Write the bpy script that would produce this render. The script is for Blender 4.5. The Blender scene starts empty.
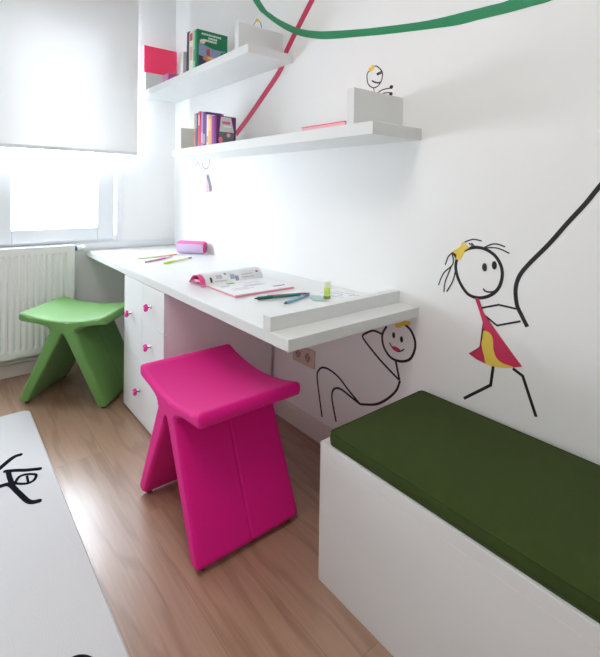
import bpy, bmesh, math, random
from mathutils import Vector, Matrix
random.seed(7)
PI = math.pi
COL = bpy.context.scene.collection

# ------------------------------------------------------------------ materials
def lin(c):
    return tuple((v/12.92 if v <= .04045 else ((v+.055)/1.055)**2.4) for v in [x/255 for x in c])

def mat(name, rgb, rough=.5, spec=.5, noise=0, nscale=40, bump=0, bscale=200, sheen=0, metal=0, coat=0):
    m = bpy.data.materials.new(name); m.use_nodes = True
    nt = m.node_tree; b = nt.nodes['Principled BSDF']
    c = lin(rgb)
    b.inputs['Base Color'].default_value = (*c, 1)
    b.inputs['Roughness'].default_value = rough
    b.inputs['Specular IOR Level'].default_value = spec
    b.inputs['Metallic'].default_value = metal
    b.inputs['Sheen Weight'].default_value = sheen
    b.inputs['Coat Weight'].default_value = coat
    tc = nt.nodes.new('ShaderNodeTexCoord')
    if noise:
        n = nt.nodes.new('ShaderNodeTexNoise'); n.inputs['Scale'].default_value = nscale
        n.inputs['Detail'].default_value = 5
        nt.links.new(tc.outputs['Object'], n.inputs['Vector'])
        mx = nt.nodes.new('ShaderNodeMix'); mx.data_type = 'RGBA'
        mx.inputs[6].default_value = (*[v*(1-noise) for v in c], 1)
        mx.inputs[7].default_value = (*[min(1, v*(1+noise)) for v in c], 1)
        nt.links.new(n.outputs['Fac'], mx.inputs[0]); nt.links.new(mx.outputs[2], b.inputs['Base Color'])
    if bump:
        n2 = nt.nodes.new('ShaderNodeTexNoise'); n2.inputs['Scale'].default_value = bscale
        n2.inputs['Detail'].default_value = 4
        nt.links.new(tc.outputs['Object'], n2.inputs['Vector'])
        bp = nt.nodes.new('ShaderNodeBump'); bp.inputs['Strength'].default_value = bump
        bp.inputs['Distance'].default_value = .002
        nt.links.new(n2.outputs['Fac'], bp.inputs['Height']); nt.links.new(bp.outputs['Normal'], b.inputs['Normal'])
    return m

M = {}
M['wall'] = mat('white_wall_paint', (240, 240, 239), .6, .3, bump=.05, bscale=350)
M['ceiling'] = mat('white_ceiling_paint', (244, 244, 244), .8, .2)
M['lacquer'] = mat('white_lacquered_board', (224, 226, 225), .30, .5)
M['cabinet'] = mat('white_satin_board', (228, 229, 229), .4, .5)
M['bench'] = mat('white_bench_board', (218, 218, 217), .5, .35)
M['skirting'] = mat('pale_painted_skirting', (222, 214, 208), .45, .4)
M['frame'] = mat('white_window_plastic', (232, 235, 238), .35, .5)
M['radiator'] = mat('white_radiator_enamel', (243, 243, 242), .35, .5)
M['pink_wool'] = mat('magenta_wool_felt', (222, 5, 132), .75, .3, noise=.16, nscale=260, bump=.5, bscale=700, sheen=.06)
M['green_wool'] = mat('green_wool_felt', (94, 146, 66), .5, .6, noise=.12, nscale=240, bump=.4, bscale=700, sheen=.12)
M['cushion'] = mat('dark_green_canvas', (56, 70, 30), .9, .15, noise=.12, nscale=30, bump=.4, bscale=500, sheen=.03)
M['chrome'] = mat('chrome', (190, 190, 195), .2, .5, metal=1)
M['foot'] = mat('dark_grey_foot', (70, 66, 64), .5, .4)
M['black_vinyl'] = mat('black_vinyl', (24, 24, 26), .42, .5)
M['red_vinyl'] = mat('crimson_vinyl', (202, 44, 88), .4, .5)
M['green_vinyl'] = mat('green_vinyl', (36, 138, 90), .4, .5)
M['yellow_vinyl'] = mat('yellow_vinyl', (236, 204, 84), .45, .4)
M['grey_vinyl'] = mat('grey_vinyl', (110, 112, 114), .4, .5)
M['glare_vinyl'] = mat('glare_paled_vinyl', (165, 168, 172), .4, .5)  # black vinyl lines with window glare painted in as pale grey
M['pale_pink_vinyl'] = mat('pale_pink_vinyl', (214, 170, 190), .4, .5)
M['rug_black'] = mat('black_rug_wool', (16, 16, 26), .95, .1, bump=.5, bscale=400)
M['knob'] = mat('magenta_enamel', (226, 40, 150), .25, .5)
M['socket'] = mat('beige_socket_plastic', (206, 188, 172), .4, .5)
M['dark_hole'] = mat('dark_socket_hole', (60, 44, 42), .6, .3)
M['paper'] = mat('white_paper', (238, 238, 240), .7, .2)
M['ink'] = mat('grey_printing_ink', (120, 126, 140), .7, .2)
M['dark_grey'] = mat('dark_grey_plastic', (86, 92, 110), .4, .5)
def plain(name, rgb, rough=.5):
    if name not in M: M[name] = mat(name, rgb, rough, .4)
    return M[name]

def floor_material():
    m = bpy.data.materials.new('oak_laminate'); m.use_nodes = True
    nt = m.node_tree; N = nt.nodes; L = nt.links; b = N['Principled BSDF']
    tc = N.new('ShaderNodeTexCoord')
    sep = N.new('ShaderNodeSeparateXYZ'); L.new(tc.outputs['Object'], sep.inputs[0])
    comb = N.new('ShaderNodeCombineXYZ'); L.new(sep.outputs['Y'], comb.inputs['X']); L.new(sep.outputs['X'], comb.inputs['Y'])
    br = N.new('ShaderNodeTexBrick')
    br.inputs['Scale'].default_value = 1; br.inputs['Brick Width'].default_value = 1.285
    br.inputs['Row Height'].default_value = .192; br.inputs['Mortar Size'].default_value = .0009
    br.inputs['Color1'].default_value = (0, 0, 0, 1); br.inputs['Color2'].default_value = (1, 1, 1, 1)
    br.inputs['Mortar'].default_value = (.5, .5, .5, 1); br.offset = .37
    mp0 = N.new('ShaderNodeMapping'); mp0.inputs['Location'].default_value = (.36, .05, 0)
    L.new(comb.outputs[0], mp0.inputs[0]); L.new(mp0.outputs[0], br.inputs['Vector'])
    # grain: long wavy figure along Y
    mp = N.new('ShaderNodeMapping'); mp.inputs['Scale'].default_value = (1.1, 9, 1)
    L.new(comb.outputs[0], mp.inputs[0])
    off = N.new('ShaderNodeVectorMath'); off.operation = 'MULTIPLY_ADD'
    off.inputs[1].default_value = (7, 13, 5); L.new(br.outputs['Color'], off.inputs[0]); L.new(mp.outputs[0], off.inputs[2])
    n1 = N.new('ShaderNodeTexNoise'); n1.inputs['Scale'].default_value = 1.3; n1.inputs['Detail'].default_value = 2
    L.new(off.outputs[0], n1.inputs['Vector'])
    mul = N.new('ShaderNodeMath'); mul.operation = 'MULTIPLY'; mul.inputs[1].default_value = 26
    L.new(n1.outputs['Fac'], mul.inputs[0])
    sn = N.new('ShaderNodeMath'); sn.operation = 'SINE'; L.new(mul.outputs[0], sn.inputs[0])
    rg = N.new('ShaderNodeMapRange'); rg.inputs[1].default_value = .2; rg.inputs[2].default_value = 1
    rg.inputs[3].default_value = 0; rg.inputs[4].default_value = 1; L.new(sn.outputs[0], rg.inputs[0])
    mp2 = N.new('ShaderNodeMapping'); mp2.inputs['Scale'].default_value = (5, 130, 1); L.new(comb.outputs[0], mp2.inputs[0])
    n2 = N.new('ShaderNodeTexNoise'); n2.inputs['Scale'].default_value = 1; n2.inputs['Detail'].default_value = 4
    L.new(mp2.outputs[0], n2.inputs['Vector'])
    mA = N.new('ShaderNodeMix'); mA.data_type = 'RGBA'
    mA.inputs[6].default_value = (*lin((180, 146, 122)), 1); mA.inputs[7].default_value = (*lin((146, 114, 92)), 1)
    L.new(n2.outputs['Fac'], mA.inputs[0])
    mB = N.new('ShaderNodeMix'); mB.data_type = 'RGBA'; mB.blend_type = 'MULTIPLY'
    k = N.new('ShaderNodeMath'); k.operation = 'MULTIPLY'; k.inputs[1].default_value = .42; L.new(rg.outputs[0], k.inputs[0])
    L.new(k.outputs[0], mB.inputs[0]); L.new(mA.outputs[2], mB.inputs[6]); mB.inputs[7].default_value = (.55, .45, .38, 1)
    tn = N.new('ShaderNodeMix'); tn.data_type = 'RGBA'; tn.blend_type = 'MULTIPLY'; tn.inputs[0].default_value = 1
    rt = N.new('ShaderNodeMapRange'); rt.inputs[3].default_value = .94; rt.inputs[4].default_value = 1.05
    L.new(br.outputs['Color'], rt.inputs[0]); L.new(mB.outputs[2], tn.inputs[6]); L.new(rt.outputs[0], tn.inputs[7])
    sm = N.new('ShaderNodeMix'); sm.data_type = 'RGBA'; L.new(br.outputs['Fac'], sm.inputs[0])
    L.new(tn.outputs[2], sm.inputs[6]); sm.inputs[7].default_value = (*lin((128, 98, 78)), 1)
    L.new(sm.outputs[2], b.inputs['Base Color'])
    b.inputs['Roughness'].default_value = .33
    b.inputs['Coat Weight'].default_value = .6; b.inputs['Coat Roughness'].default_value = .24
    b.inputs['Specular IOR Level'].default_value = .85
    bp = N.new('ShaderNodeBump'); bp.inputs['Strength'].default_value = .06; bp.inputs['Distance'].default_value = .001
    L.new(n2.outputs['Fac'], bp.inputs['Height']); L.new(bp.outputs[0], b.inputs['Normal'])
    return m
M['floor'] = floor_material()

def rug_material():
    m = mat('cream_rug_wool', (204, 204, 204), .95, .1, bump=.55, bscale=180, sheen=.2)
    return m
M['rug'] = rug_material()

def blind_material():
    m = bpy.data.materials.new('white_translucent_blind'); m.use_nodes = True
    nt = m.node_tree; N = nt.nodes; L = nt.links; b = N['Principled BSDF']; out = N['Material Output']
    b.inputs['Base Color'].default_value = (.94, .94, .93, 1); b.inputs['Roughness'].default_value = .8
    tr = N.new('ShaderNodeBsdfTranslucent'); tr.inputs['Color'].default_value = (.86, .86, .85, 1)
    mx = N.new('ShaderNodeMixShader'); mx.inputs[0].default_value = .040
    L.new(b.outputs[0], mx.inputs[1]); L.new(tr.outputs[0], mx.inputs[2]); L.new(mx.outputs[0], out.inputs['Surface'])
    return m
M['blind'] = blind_material()

def glass_material(name, tint=(1, 1, 1), gl=.06):
    m = bpy.data.materials.new(name); m.use_nodes = True
    nt = m.node_tree; N = nt.nodes; L = nt.links; out = N['Material Output']; N.remove(N['Principled BSDF'])
    t = N.new('ShaderNodeBsdfTransparent'); t.inputs[0].default_value = (*tint, 1)
    g = N.new('ShaderNodeBsdfGlossy'); g.inputs['Roughness'].default_value = .02
    mx = N.new('ShaderNodeMixShader'); mx.inputs[0].default_value = gl
    L.new(t.outputs[0], mx.inputs[1]); L.new(g.outputs[0], mx.inputs[2]); L.new(mx.outputs[0], out.inputs['Surface'])
    return m
M['glass'] = glass_material('window_glass')
M['clear'] = glass_material('clear_plastic', (.93, .96, .93), .12)
M['violet_clear'] = glass_material('violet_clear_plastic', (.75, .42, .68), .15)

# ------------------------------------------------------------------ geometry helpers
def obj(name, bm, m=None, parent=None, smooth=False, bevel=0, segs=2, normals=True):
    if normals: bmesh.ops.recalc_face_normals(bm, faces=bm.faces)
    if smooth:
        for f in bm.faces: f.smooth = True
    me = bpy.data.meshes.new(name); bm.to_mesh(me); bm.free()
    o = bpy.data.objects.new(name, me); COL.objects.link(o)
    if m:
        for mm in (m if isinstance(m, (list, tuple)) else [m]): me.materials.append(mm)
    if parent: o.parent = parent
    if bevel:
        md = o.modifiers.new('bevel', 'BEVEL'); md.width = bevel; md.segments = segs; md.limit_method = 'ANGLE'
        md.angle_limit = math.radians(40)
    return o

def tag(o, label=None, cat=None, group=None, kind=None):
    if label: o['label'] = label
    if cat: o['category'] = cat
    if group: o['group'] = group
    if kind: o['kind'] = kind
    return o

def thing(name, label, cat, loc=(0, 0, 0), rz=0, group=None, rot=None):
    o = bpy.data.objects.new(name, None); COL.objects.link(o)
    o.empty_display_size = .05
    o.location = loc; o.rotation_euler = rot if rot else (0, 0, rz)
    return tag(o, label, cat, group)

def struct(name, bm, m, parent=None, **k):
    o = obj(name, bm, m, parent, **k)
    if not parent: o['kind'] = 'structure'
    return o

def box(bm, x0, x1, y0, y1, z0, z1, mi=0):
    vs = [bm.verts.new(p) for p in ((x0, y0, z0), (x1, y0, z0), (x1, y1, z0), (x0, y1, z0), (x0, y0, z1), (x1, y0, z1), (x1, y1, z1), (x0, y1, z1))]
    for q in ((3, 2, 1, 0), (4, 5, 6, 7), (0, 1, 5, 4), (1, 2, 6, 5), (2, 3, 7, 6), (3, 0, 4, 7)):
        f = bm.faces.new([vs[i] for i in q]); f.material_index = mi
    return vs

def bx(*a):
    bm = bmesh.new(); box(bm, *a); return bm

def lathe(bm, prof, n=24, mtx=None, scallop=0, petals=0):
    """prof: list of (r, z)."""
    mtx = mtx or Matrix.Identity(4); rings = []
    for r, z in prof:
        ring = []
        for i in range(n):
            a = 2*PI*i/n
            rr = r*(1+scallop*math.cos(petals*a)) if petals else r
            ring.append(bm.verts.new(mtx @ Vector((rr*math.cos(a), rr*math.sin(a), z))))
        rings.append(ring)
    for a, b in zip(rings, rings[1:]):
        for i in range(n): bm.faces.new((a[i], a[(i+1) % n], b[(i+1) % n], b[i]))
    bm.faces.new(rings[0][::-1]); bm.faces.new(rings[-1])
    return bm

def frame_to(p, q):
    d = (Vector(q)-Vector(p)); return Matrix.Translation(p) @ d.to_track_quat('Z', 'Y').to_matrix().to_4x4(), d.length

def rod(bm, p, q, r, n=12, r2=None):
    m, l = frame_to(p, q); return lathe(bm, [(r, 0), (r2 if r2 is not None else r, l)], n, m)

def catmull(pts, k=6, closed=False):
    n = len(pts)
    if n < 3: return [tuple(p) for p in pts]
    out = []
    rng = range(n if closed else n-1)
    for i in rng:
        g = (lambda j: pts[j % n]) if closed else (lambda j: pts[max(0, min(n-1, j))])
        p0, p1, p2, p3 = g(i-1), g(i), g(i+1), g(i+2)
        for s in range(k):
            t = s/k
            out.append(tuple(.5*((2*b)+(-a+c)*t+(2*a-5*b+4*c-d)*t*t+(-a+3*b-3*c+d)*t**3) for a, b, c, d in zip(p0, p1, p2, p3)))
    if not closed: out.append(tuple(pts[-1]))
    return out

def ribbon(bm, pts, w, to3, h0, h1, closed=False, smooth=True, taper=False, k=6):
    """a flat strip of width w along 2D pts; to3(a, b, h) puts it in the room, from height h0 to h1 off its surface."""
    P = catmull(pts, k, closed) if smooth else list(pts)
    n = len(P); L = []; R = []
    for i in range(n):
        a = P[(i-1) % n] if (closed or i) else P[i]; b = P[(i+1) % n] if (closed or i < n-1) else P[i]
        dx, dy = b[0]-a[0], b[1]-a[1]; l = math.hypot(dx, dy) or 1
        hw = w/2
        if not smooth and 0 < i < n-1:   # mitre
            a1 = math.atan2(P[i][1]-P[i-1][1], P[i][0]-P[i-1][0]); a2 = math.atan2(P[i+1][1]-P[i][1], P[i+1][0]-P[i][0])
            hw = hw/max(.5, math.cos((a2-a1)/2)); l = 1; dx, dy = math.cos((a1+a2)/2), math.sin((a1+a2)/2)
            if abs(a2-a1) > PI: dx, dy = -dx, -dy; hw = w/2/max(.5, abs(math.cos((a2-a1)/2)))
        if taper: hw *= min(1, .35+1.3*min(i, n-1-i)/n*2)
        nx, ny = -dy/l*hw, dx/l*hw
        L.append((P[i][0]+nx, P[i][1]+ny)); R.append((P[i][0]-nx, P[i][1]-ny))
    V = [[bm.verts.new(to3(*q, h)) for q in S] for S in (L, R) for h in (h0, h1)]
    m = n if closed else n-1
    for i in range(m):
        j = (i+1) % n
        bm.faces.new((V[1][i], V[1][j], V[3][j], V[3][i])); bm.faces.new((V[0][j], V[0][i], V[2][i], V[2][j]))
        bm.faces.new((V[0][i], V[0][j], V[1][j], V[1][i])); bm.faces.new((V[3][i], V[3][j], V[2][j], V[2][i]))
    if not closed:
        bm.faces.new((V[0][0], V[1][0], V[3][0], V[2][0])); bm.faces.new((V[2][-1], V[3][-1], V[1][-1], V[0][-1]))
    return bm

def plate(bm, pts, to3, h0, h1):
    a = [bm.verts.new(to3(*p, h0)) for p in pts]; b = [bm.verts.new(to3(*p, h1)) for p in pts]
    n = len(pts)
    bm.faces.new(a); bm.faces.new(b[::-1])
    for i in range(n): bm.faces.new((a[i], b[i], b[(i+1) % n], a[(i+1) % n]))
    bmesh.ops.triangulate(bm, faces=[f for f in bm.faces if len(f.verts) > 4])
    return bm

def ellipse(cx, cy, rx, ry, n=18):
    return [(cx+rx*math.cos(2*PI*i/n), cy+ry*math.sin(2*PI*i/n)) for i in range(n)]

def prism(bm, prof, ws, place):
    """prof 2D loop; ws list of (w, inset); place(u, z, w)."""
    n = len(prof); loops = []
    nr = []
    for i in range(n):
        a, b = prof[i-1], prof[(i+1) % n]; dx, dy = b[0]-a[0], b[1]-a[1]; l = math.hypot(dx, dy) or 1
        nr.append((-dy/l, dx/l))          # inward for counter-clockwise loops
    for w, ins in ws:
        loops.append([bm.verts.new(place(p[0]+q[0]*ins, p[1]+q[1]*ins, w)) for p, q in zip(prof, nr)])
    for A, B in zip(loops, loops[1:]):
        for i in range(n):
            f = bm.faces.new((A[i], A[(i+1) % n], B[(i+1) % n], B[i])); f.smooth = True
    for lp in (loops[0], loops[-1]):
        f = bm.faces.new(lp); bmesh.ops.triangulate(bm, faces=[f])
    return bm

D = \
{'boy': {'arm': [[(1.34, 0.595), (1.385, 0.597), (1.426, 0.575), (1.442, 0.56), (1.426, 0.541), (1.343, 0.487), (1.252, 0.441)], [(1.27, 0.509), (1.25, 0.442)]],
 'body': [(1.248, 0.44), (1.265, 0.395), (1.31, 0.344), (1.368, 0.301), (1.449, 0.27)],
 'bow': [(1.28, 0.651), (1.253, 0.662), (1.234, 0.675), (1.205, 0.678), (1.207, 0.662), (1.231, 0.659), (1.253, 0.641), (1.271, 0.64)],
 'eye': [[(1.282, 0.618), (1.282, 0.594)], [(1.245, 0.612), (1.244, 0.588)]],
 'head': [(1.317, 0.632), (1.338, 0.592), (1.33, 0.548), (1.296, 0.516), (1.25, 0.514), (1.206, 0.535), (1.185, 0.575), (1.184, 0.612), (1.204, 0.646),
 (1.231, 0.661)],
 'leg': [[(1.449, 0.27), (1.519, 0.306), (1.578, 0.34), (1.64, 0.354), (1.684, 0.348), (1.71, 0.326), (1.719, 0.292), (1.7, 0.2), (1.681, 0.12)],
 [(1.449, 0.27), (1.507, 0.282), (1.559, 0.292), (1.595, 0.285), (1.615, 0.263), (1.618, 0.231), (1.605, 0.184), (1.589, 0.137)]],
 'lips': [(1.292, 0.559), (1.273, 0.564), (1.26, 0.562), (1.249, 0.557), (1.264, 0.549), (1.282, 0.55)],
 'mouth': [(1.302, 0.571), (1.282, 0.552), (1.255, 0.55), (1.231, 0.566)]},
 'girl': {'arm': [[(0.929, 0.79), (0.874, 0.812), (0.82, 0.811)], [(0.921, 0.769), (0.878, 0.745), (0.806, 0.776)]],
 'bow': [(1.041, 0.96), (1.01, 0.98), (1.002, 0.998), (0.975, 0.982), (0.992, 0.971), (1.009, 0.935), (1.023, 0.935), (1.023, 0.952)],
 'dress': [(0.953, 0.817), (0.94, 0.82), (0.933, 0.795), (0.923, 0.777), (0.908, 0.757), (0.87, 0.716), (0.825, 0.668), (0.798, 0.64), (0.836, 0.623),
 (0.87, 0.615), (0.909, 0.612), (0.943, 0.617), (0.971, 0.628), (0.95, 0.642), (0.934, 0.662), (0.925, 0.687), (0.921, 0.717), (0.925, 0.745),
 (0.936, 0.775)],
 'eye': [[(0.923, 0.937), (0.923, 0.91)], [(0.891, 0.948), (0.891, 0.921)]],
 'hair': [[(0.994, 0.998), (0.965, 1.01), (0.935, 1.008)], [(0.979, 0.996), (0.969, 0.99), (0.962, 0.981)], [(0.97, 0.997), (0.961, 0.99), (0.953, 0.983)],
 [(0.926, 0.987), (0.902, 1.0), (0.882, 1.003), (0.858, 0.997)], [(0.923, 0.986), (0.899, 0.99), (0.875, 0.989), (0.844, 0.978)],
 [(1.037, 0.958), (1.054, 0.941), (1.065, 0.911)], [(1.039, 0.953), (1.036, 0.918), (1.071, 0.881), (1.09, 0.836)],
 [(1.041, 0.911), (1.053, 0.881), (1.065, 0.847), (1.068, 0.815)], [(1.026, 0.895), (1.035, 0.859), (1.057, 0.819)]],
 'head': [(0.967, 0.982), (0.929, 0.984), (0.893, 0.968), (0.871, 0.939), (0.865, 0.905), (0.875, 0.866), (0.901, 0.837), (0.938, 0.821), (0.977, 0.825),
 (1.007, 0.857), (1.023, 0.895), (1.023, 0.93), (1.006, 0.962)],
 'leg': [[(0.887, 0.612), (0.894, 0.549), (0.985, 0.471)], [(0.826, 0.625), (0.796, 0.612), (0.755, 0.504)]],
 'mouth': [(0.926, 0.853), (0.917, 0.846), (0.902, 0.847), (0.889, 0.852), (0.875, 0.864)],
 'patch': [(0.921, 0.717), (0.902, 0.716), (0.89, 0.7), (0.887, 0.666), (0.877, 0.643), (0.858, 0.632), (0.824, 0.63), (0.836, 0.623), (0.87, 0.615),
 (0.909, 0.612), (0.916, 0.631), (0.927, 0.67), (0.924, 0.694)],
 'rope': [(0.573, 1.243), (0.609, 1.188), (0.642, 1.139), (0.685, 1.083), (0.731, 1.02), (0.787, 0.952), (0.813, 0.912), (0.823, 0.871), (0.818, 0.824),
 (0.802, 0.792), (0.786, 0.764)]},
 'green': {'inner': [(2.762, 2.857), (2.24, 2.21), (2.125, 2.098), (1.993, 2.013), (1.879, 1.953), (1.754, 1.908), (1.64, 1.879), (1.502, 1.848), (1.393, 1.826),
 (1.281, 1.806), (1.161, 1.786), (1.075, 1.778), (0.996, 1.772), (0.923, 1.767), (0.859, 1.765), (0.695, 1.788)],
 'outer': [(2.9, 2.919), (2.311, 2.233), (2.197, 2.119), (2.041, 2.007), (1.901, 1.928), (1.753, 1.872), (1.639, 1.843), (1.501, 1.816), (1.393, 1.795),
 (1.28, 1.775), (1.16, 1.75), (1.054, 1.738), (0.958, 1.732), (0.87, 1.726), (0.791, 1.724), (0.736, 1.724), (0.577, 1.745)]},
 'hang': {'arm': [[(2.822, 1.254), (2.888, 1.285), (2.943, 1.329), (2.976, 1.367)], [(2.816, 1.253), (2.769, 1.264), (2.734, 1.298)],
 [(3.053, 1.341), (3.027, 1.362), (2.992, 1.375)], [(3.031, 1.307), (2.991, 1.324), (2.946, 1.34)]],
 'dress': [(2.834, 1.255), (2.802, 1.255), (2.782, 1.22), (2.759, 1.178), (2.758, 1.146), (2.839, 1.139), (2.825, 1.199)],
 'head': [(2.895, 1.396), (2.9, 1.371), (2.9, 1.335), (2.873, 1.302), (2.842, 1.294), (2.806, 1.311), (2.795, 1.345), (2.799, 1.39)],
 'leg': [[(2.799, 1.139), (2.812, 1.08), (2.866, 1.028)], [(2.751, 1.144), (2.7, 1.069)]]},
 'peek': {'arm': [[(1.411, 1.587), (1.405, 1.578), (1.403, 1.567), (1.401, 1.55)], [(1.39, 1.558), (1.373, 1.566), (1.354, 1.57), (1.323, 1.57)],
 [(1.373, 1.552), (1.352, 1.555), (1.323, 1.553)]],
 'ball': [[(1.316, 1.573)], [(1.318, 1.546)]],
 'bow': [(1.437, 1.669), (1.424, 1.673), (1.413, 1.681), (1.402, 1.67), (1.41, 1.66), (1.43, 1.652)],
 'eye': [[(1.392, 1.639), (1.368, 1.644)], [(1.39, 1.634), (1.364, 1.638)]],
 'head': [(1.402, 1.672), (1.382, 1.662), (1.364, 1.642), (1.362, 1.623), (1.37, 1.602), (1.389, 1.587), (1.411, 1.587), (1.434, 1.603), (1.443, 1.629),
 (1.439, 1.654)],
 'mouth': [(1.416, 1.616), (1.403, 1.608), (1.383, 1.601), (1.37, 1.603)]},
 'red': {'line': [(2.471, 1.492), (2.363, 1.557), (2.205, 1.665), (2.036, 1.789), (1.995, 1.867), (1.799, 2.067), (1.679, 2.186)]},
 'rug': {'lines': [([(-1.216, 2.289), (-1.189, 2.313), (-1.156, 2.349), (-1.132, 2.368), (-1.112, 2.369)], 25),
 ([(-1.174, 2.277), (-1.141, 2.259), (-1.106, 2.235), (-1.063, 2.213)], 24), ([(-1.165, 2.27), (-1.166, 2.233), (-1.164, 2.181)], 38),
 ([(-1.153, 2.172), (-1.135, 2.204), (-1.11, 2.204), (-1.083, 2.182), (-1.085, 2.162), (-1.097, 2.144), (-1.12, 2.142), (-1.148, 2.163)], 15),
 ([(-1.111, 2.191), (-1.113, 2.142)], 22), ([(-1.224, 2.183), (-1.201, 2.183), (-1.171, 2.173), (-1.151, 2.102), (-1.127, 2.022), (-1.098, 2.005)], 36),
 ([(-1.16, 1.331), (-1.131, 1.343), (-1.103, 1.327), (-1.081, 1.287)], 20)]},
 'tiny': {'bow': [(2.283, 2.1), (2.272, 2.116), (2.249, 2.11), (2.233, 2.089), (2.254, 2.096)],
 'head': [(2.3, 2.059), (2.295, 2.087), (2.275, 2.101), (2.254, 2.103), (2.229, 2.081), (2.219, 2.053), (2.224, 2.029)]}}
P = {'cx': -1.38714, 'cy': 0.19502, 'cz': 1.16519, 'yaw': 0.67196, 'pitch': -0.01652, 'roll': 0.01526, 'f': 443.09161, 'px': 290.6837, 'py': 197.07451}
SKY, FILL, EXPO, SKYC = 20.0, 15.0, 0.07, (.82, .91, 1, 1)

# ------------------------------------------------------------------ the room
YW, YF, XL, H = 3.344, -1.5, -2.75, 2.62
struct('floor', bx(XL-.1, .1, YF-.1, YW+.1, -.1, 0), M['floor'])
struct('ceiling', bx(XL-.1, .1, YF-.1, YW+.3, H, H+.1), M['ceiling'])
struct('wall_right', bx(0, .12, YF-.12, YW+.3, 0, H), M['wall'])
struct('wall_left', bx(XL-.12, XL, YF-.12, YW+.3, 0, H), M['wall'])
struct('wall_front', bx(XL, 0, YF-.12, YF, 0, H), M['wall'])
WX0, WX1, WZ0, WZ1 = -1.93, -.382, .797, 2.26
bm = bmesh.new()
box(bm, XL, WX0, YW, YW+.25, 0, H); box(bm, WX1, 0, YW, YW+.25, 0, H)
box(bm, WX0, WX1, YW, YW+.25, 0, WZ0); box(bm, WX0, WX1, YW, YW+.25, WZ1, H)
struct('wall_back', bm, M['wall'])

def ring(bm, x0, x1, z0, z1, w, y0, y1, wz=None):
    wz = wz or w
    box(bm, x0, x0+w, y0, y1, z0, z1); box(bm, x1-w, x1, y0, y1, z0, z1)
    box(bm, x0+w, x1-w, y0, y1, z0, z0+wz); box(bm, x0+w, x1-w, y0, y1, z1-wz, z1)
win = thing('window_1', None, None, ((WX0+WX1)/2, YW, WZ0)); win['kind'] = 'structure'
def wpart(name, bm, m, **k):
    o = obj(name, bm, m, win, **k); o.matrix_parent_inverse = Matrix.Translation(win.location).inverted(); return o
bm = bmesh.new(); ring(bm, WX0, WX1, WZ0, WZ1, .040, YW-.008, YW+.06)
wpart('window_frame', bm, M['frame'], bevel=.004)
for (a, b) in ((WX0+.036, -1.170), (-1.150, WX1-.062+.0)):
    bm = bmesh.new(); ring(bm, a, b, WZ0+.012, WZ1-.036, .108, YW-.022, YW+.045, .086)
    s = wpart('window_sash', bm, M['frame'], bevel=.006)
    bm = bmesh.new(); box(bm, a+.10, b-.10, YW+.018, YW+.024, WZ0+.09, WZ1-.115)
    wpart('window_glass', bm, M['glass'])
wpart('window_mullion', bx(-1.171, -1.149, YW-.02, YW+.05, WZ0+.03, WZ1-.03), M['frame'])
bm = bmesh.new(); box(bm, XL, 0, YW-.012, YW-.0005, .752, .7925)
struct('trim_1', bm, M['frame'], bevel=.004)                 # the sill board

def skirting(name, pts_box):
    x0, x1, y0, y1, ax = pts_box
    bm = bmesh.new(); box(bm, x0, x1, y0, y1, .0005, .078)
    if ax == 'x': box(bm, x0+.005, x1, y0, y1, .078, .0955)
    else: box(bm, x0, x1, y0+.005, y1, .078, .0955)
    struct(name, bm, M['skirting'], bevel=.003)
skirting('baseboard_right', (-.0145, -.0003, YF+.001, YW-.02, 'x'))
skirting('baseboard_back', (XL+.001, -.016, YW-.0145, YW-.0003, 'y'))

# ------------------------------------------------------------------ roller blind
t = thing('roller_blind', 'white translucent roller blind half lowered over the window', 'blind', (-1.15, 3.22, 1.39))
def under(t):
    inv = Matrix.LocRotScale(t.location, t.rotation_euler, None).inverted()
    def f(name, bm, m, **k):
        sub = 'parent' in k                      # a sub-part hangs from a part, which already undoes the base's offset
        o = obj(name, bm, m, k.pop('parent', t), **k)
        if not sub: o.matrix_parent_inverse = inv
        return o
    return f
u = under(t)
bm = bmesh.new(); n = 40; x0, x1 = -1.985, -.325
for i in range(n):                     # cloth hangs in very shallow vertical waves
    pass
grid = [[bm.verts.new((x0+(x1-x0)*i/n, 3.22+.0012*math.sin(i*.9)*math.sin(PI*(j/10)), 1.400+(2.52-1.400)*j/10)) for i in range(n+1)] for j in range(11)]
for j in range(10):
    for i in range(n): bm.faces.new((grid[j][i], grid[j][i+1], grid[j+1][i+1], grid[j+1][i])).smooth = True
u('blind_fabric', bm, M['blind'])
u('bottom_bar', bx(x0, x1, 3.213, 3.227, 1.385, 1.407), M['frame'], bevel=.005)
bm = bmesh.new(); rod(bm, (x0, 3.24, 2.54), (x1, 3.24, 2.54), .026, 20); u('roller', bm, M['frame'], smooth=False)
for xx in (x0-.006, x1): u('bracket', bx(xx, xx+.006, 3.2, YW-.001, 2.50, 2.58), M['frame'])

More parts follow.
